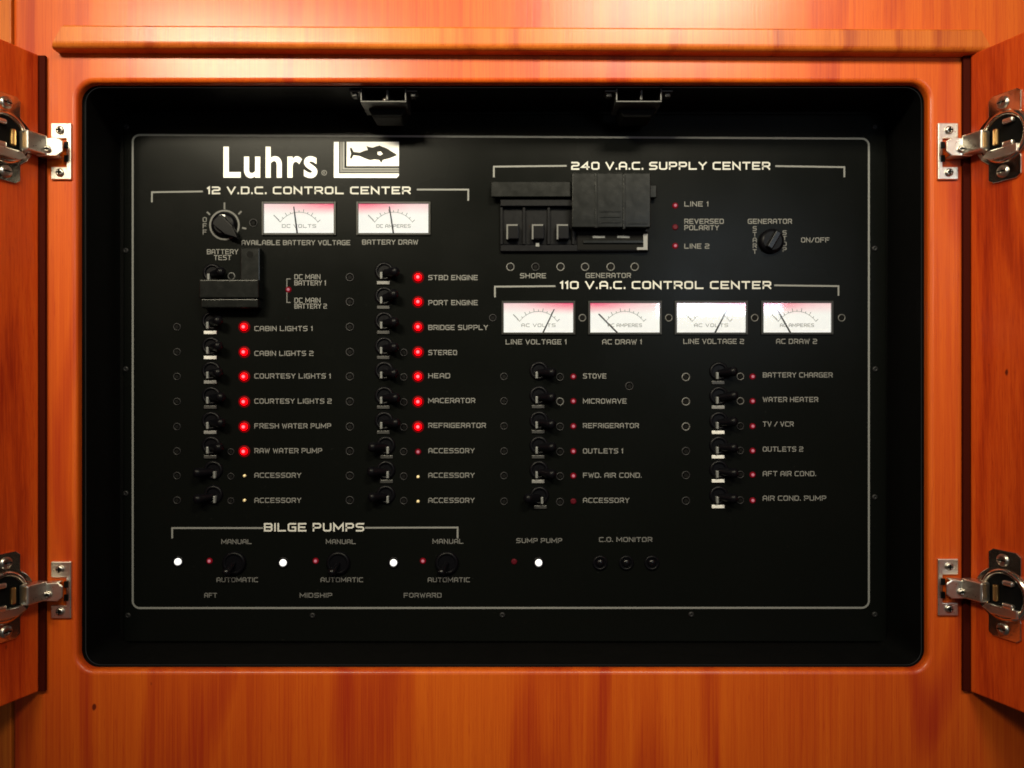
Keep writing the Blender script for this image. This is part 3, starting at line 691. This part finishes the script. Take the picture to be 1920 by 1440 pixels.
# ---- meters
def meter(x0, x1, y0, y1, mat, n0, n1, unit, label):
    cx, cy = (x0+x1)/2, (y0+y1)/2; w, h = (x1-x0)/2, (y1-y0)/2
    r = node('meter', PAN, q(cx, cy), label)
    g = G(K); g.box(-w+1, w-1, -0.6, 0, -h+1, h-1); obj('meter_card', g, mat, r)
    g = G(K)
    g.box(-w-2.5, -w+1.5, -4, 0, -h-2.5, h+2.5); g.box(w-1.5, w+2.5, -4, 0, -h-2.5, h+2.5)
    g.box(-w+1.5, w-1.5, -4, 0, h-1.5, h+2.5); g.box(-w+1.5, w-1.5, -4, 0, -h-2.5, -h+1.5)
    obj('meter_bezel', g, 'bezel', r, bevel=0.0003)
    g = G(K)
    pts = [(46*math.sin(math.radians(a)), -40 + 52*math.cos(math.radians(a))*1.0) for a in range(-50, 51, 5)]
    g.ribbon(pts, 0.8, 0.75)
    for a in range(-50, 51, 10):
        t = math.radians(a); L1 = 58 if a % 20 == 10 else 55
        g.ribbon([(46*math.sin(t), -40+52*math.cos(t)), (46*math.sin(t)*L1/52, -40+L1*math.cos(t))], 1.1, 0.9)
    g.ribbon([(-47, 6), (-38, -3)], 1.6, 1.0)
    obj('scale_marks', g, 'scale', r)
    o = lettering(unit, cx-31, cx+33, cy, 6.5, 1.0, 'scale', 0.85, 'unit_lettering', 'lettering reading ' + unit, r, (0, 0, -14*K))
    g = G(K); a = (n0[0]-cx, cy-n0[1]); b = (n1[0]-cx, cy-n1[1])
    d = Vector((b[0]-a[0], b[1]-a[1])).normalized(); nn = Vector((-d.y, d.x))
    g.prism([(a[0]-nn.x*1.0, a[1]-nn.y*1.0), (a[0]+nn.x*1.0, a[1]+nn.y*1.0), (b[0]+nn.x*1.5, b[1]+nn.y*1.5), (b[0]-nn.x*1.5, b[1]-nn.y*1.5)], -3.0, -2.2)
    obj('needle', g, 'needle', r)
    g = G(K); g.box(-w+1.6, w-1.6, -3.9, -3.3, -h+1.6, h-1.6); obj('meter_glass', g, 'glass', r)
meter(494, 628, 381, 439, 'face_r', (551.5, 388), (558, 438), 'DC VOLTS', 'backlit white meter over AVAILABLE BATTERY VOLTAGE')
meter(671, 805, 381, 439, 'face_l', (730.5, 388), (738, 438), 'DC AMPERES', 'backlit white meter over BATTERY DRAW')
meter(943, 1076, 567, 625, 'face_r', (1039, 580), (1018, 624), 'AC VOLTS', 'backlit white meter over LINE VOLTAGE 1')
meter(1105, 1238, 567, 625, 'face_l', (1122, 589), (1157, 624), 'AC AMPERES', 'backlit white meter over AC DRAW 1')
meter(1267, 1399, 567, 625, 'face_r', (1363, 580), (1340, 624), 'AC VOLTS', 'backlit white meter over LINE VOLTAGE 2')
meter(1429, 1559, 567, 625, 'face_l', (1456, 580), (1481, 624), 'AC AMPERES', 'backlit white meter over AC DRAW 2')

# ---- rotary knob for the battery test
r = node('rotary_knob', PAN, q(421, 422), 'black pointer knob turned to the lower right, in a pale ring')
g = G(K); g.ribbon([(27*math.cos(a*math.pi/18), 27*math.sin(a*math.pi/18)) for a in range(36)], 3.4, 0.4, True); obj('dial_ring', g, 'ink_dim', r)
obj('knob_base', G(K).lathe([(23, 0), (22.5, 6), (20, 9), (17, 10)], n=30), 'black', r)
g = G(K); g.prism([(-13, -7), (-9, -13), (20, -11), (44, 0), (20, 11), (-9, 13), (-13, 7)], -22, -9)
g.xf(Matrix.Rotation(math.radians(42), 4, 'Y')); obj('pointer', g, 'black_gloss', r, bevel=0.0009, seg=3)
g = G(K); g.box(-5, 5, -12, -9.5, -2.2, 2.2); obj('knob_mark', g, 'ink_white', r, (0, 0, 15*K), bevel=0.0003)
r = node('start_stop_knob', PAN, q(1445, 453), 'round black knob between START and STOP')
obj('knob_base', G(K).lathe([(23, 0), (23, 7), (21, 10), (17, 12)], n=30), 'black', r)
g = G(K); g.box(-6, 6, -22, -11, -18, 18); g.xf(Matrix.Rotation(math.radians(30), 4, 'Y')); obj('knob_grip', g, 'black_gloss', r, bevel=0.001, seg=3)
for x in (440, 635, 838):
    r = node('pump_knob', PAN, q(x, 1055), 'black two way knob between MANUAL and AUTOMATIC')
    obj('knob_base', G(K).lathe([(22, 0), (22, 4), (20, 6.5), (16.5, 7.5), (15.5, 5)], n=30), 'black', r)
    g = G(K); g.lathe([(5, 0), (6, 12), (7.5, 22), (7, 27), (4, 29)], n=18); g.xf(Matrix.Rotation(math.radians(38), 4, 'X') @ Matrix.Rotation(math.radians(-22), 4, 'Z')); obj('lever', g, 'black_gloss', r, (0, -3*K, 0))
for x in (1125, 1174, 1222):
    r = node('monitor_socket', PAN, q(x, 1055)); obj('rim', G(K).lathe([(14, 0), (13.6, 3), (10.5, 4), (9.5, 1)], n=26), 'black', r)
    obj('plug', G(K).lathe([(8, 0), (7.5, 3), (4, 5), (1.5, 5.5)], n=20), 'black_gloss', r)

# ---- battery slide guard
r = node('battery_guard', PAN, q(440, 530), 'black T shaped lockout slide over the two battery toggles')
g = G(K); g.box(17, 53, -20, -2, -4, 62); obj('guard_stem', g, 'black_block', r, bevel=0.0008)
g = G(K); g.box(-55, 55, -33, -2, -30, 5); obj('guard_bar', g, 'black_block', r, (0, 0, -3*K), bevel=0.0012, seg=3)
g = G(K); g.box(-53, 53, -29, -2, -48, -31); obj('guard_foot', g, 'black_block', r, (0, 0, -2*K), bevel=0.0010, seg=3)
obj('stem_slot', G(K).lathe([(6, 20), (6, 20.4)], n=18), 'hole', r, (35*K, 0, 50*K))

# ---- 240 volt source selector
r = node('source_selector', PAN, q(1076, 405), 'black shore and generator breaker bank with sliding lockout')
def X2(px): return px - 1076
def Z2(py): return 405 - py
def sb(name, x0, x1, y0, y1, h0, h1, mat='black_block', bev=0.0007, seg=2):
    g = G(K); cx, cz = (X2(x0)+X2(x1))/2, (Z2(y0)+Z2(y1))/2
    g.box(X2(x0)-cx, X2(x1)-cx, -h1, -h0, Z2(y1)-cz, Z2(y0)-cz); return obj(name, g, mat, r, (cx*K, 0, cz*K), bevel=bev, seg=seg)
sb('slide_bar', 921, 1069, 345, 374, 12, 20)
sb('slide_block', 1070, 1113, 333, 433, 14, 34); sb('slide_block', 1115, 1164, 333, 433, 14, 34); sb('slide_block', 1166, 1214, 333, 433, 14, 34)
sb('block_ridge', 1111.5, 1116.5, 334, 434, 14, 36, bev=0.0003); sb('block_ridge', 1163, 1167.5, 336, 436, 14, 36, bev=0.0003)
for yy in (402, 412, 422): sb('grip_rib', 1121, 1159, yy, yy+3, 34, 35.2, bev=0.0002)
sb('grip_rib', 1172, 1208, 424, 427, 34, 35.2, bev=0.0002)
sb('slide_end', 1215, 1229, 350, 374, 6, 14)
sb('breaker_body', 938, 1215, 377, 390, 0, 14, 'black')
sb('breaker_body', 938, 1215, 460, 473, 0, 8, 'black'); sb('breaker_base', 938, 1215, 390, 460, 0, 3, 'black')
for x in (938, 980, 1026, 1072):
    sb('breaker_divider', x, x+5, 390, 460, 3, 10, 'black', 0.0003)
for i, x in enumerate((960, 1007, 1053)):
    sb('breaker_toggle', x-11, x+13, 424, 452, 3, 20, 'black_gloss', 0.0009, 3)
    g = G(K); g.ribbon([(9, 12), (-9, 12), (-9, -13)], 3.0, 20.6); obj('toggle_edge', g, 'ring', r, (X2(x)*K, 0, Z2(438)*K))
sb('toggle_mark', 1004, 1011, 457, 464, 8, 9, 'tick', 0.0002)
sb('lower_slot', 1082, 1212, 436, 470, 8, 10, 'hole', 0.0)
sb('lower_rail', 1092, 1206, 452, 459, 10, 13, 'black_block')
sb('slot_mark', 1110, 1133, 444, 448.5, 10, 11, 'tick', 0.0002); sb('slot_mark', 1156, 1179, 444, 448.5, 10, 11, 'tick', 0.0002)
g = G(K); g.prism([(4, 15), (12, 15), (12, -15), (-8, -15), (-8, -10), (4, -10)][::-1], -14, -11); g.f = [f[::-1] for f in g.f]
obj('corner_clip', g, 'flag_grey', r, (X2(1200)*K, 0, Z2(456)*K), bevel=0.0002)
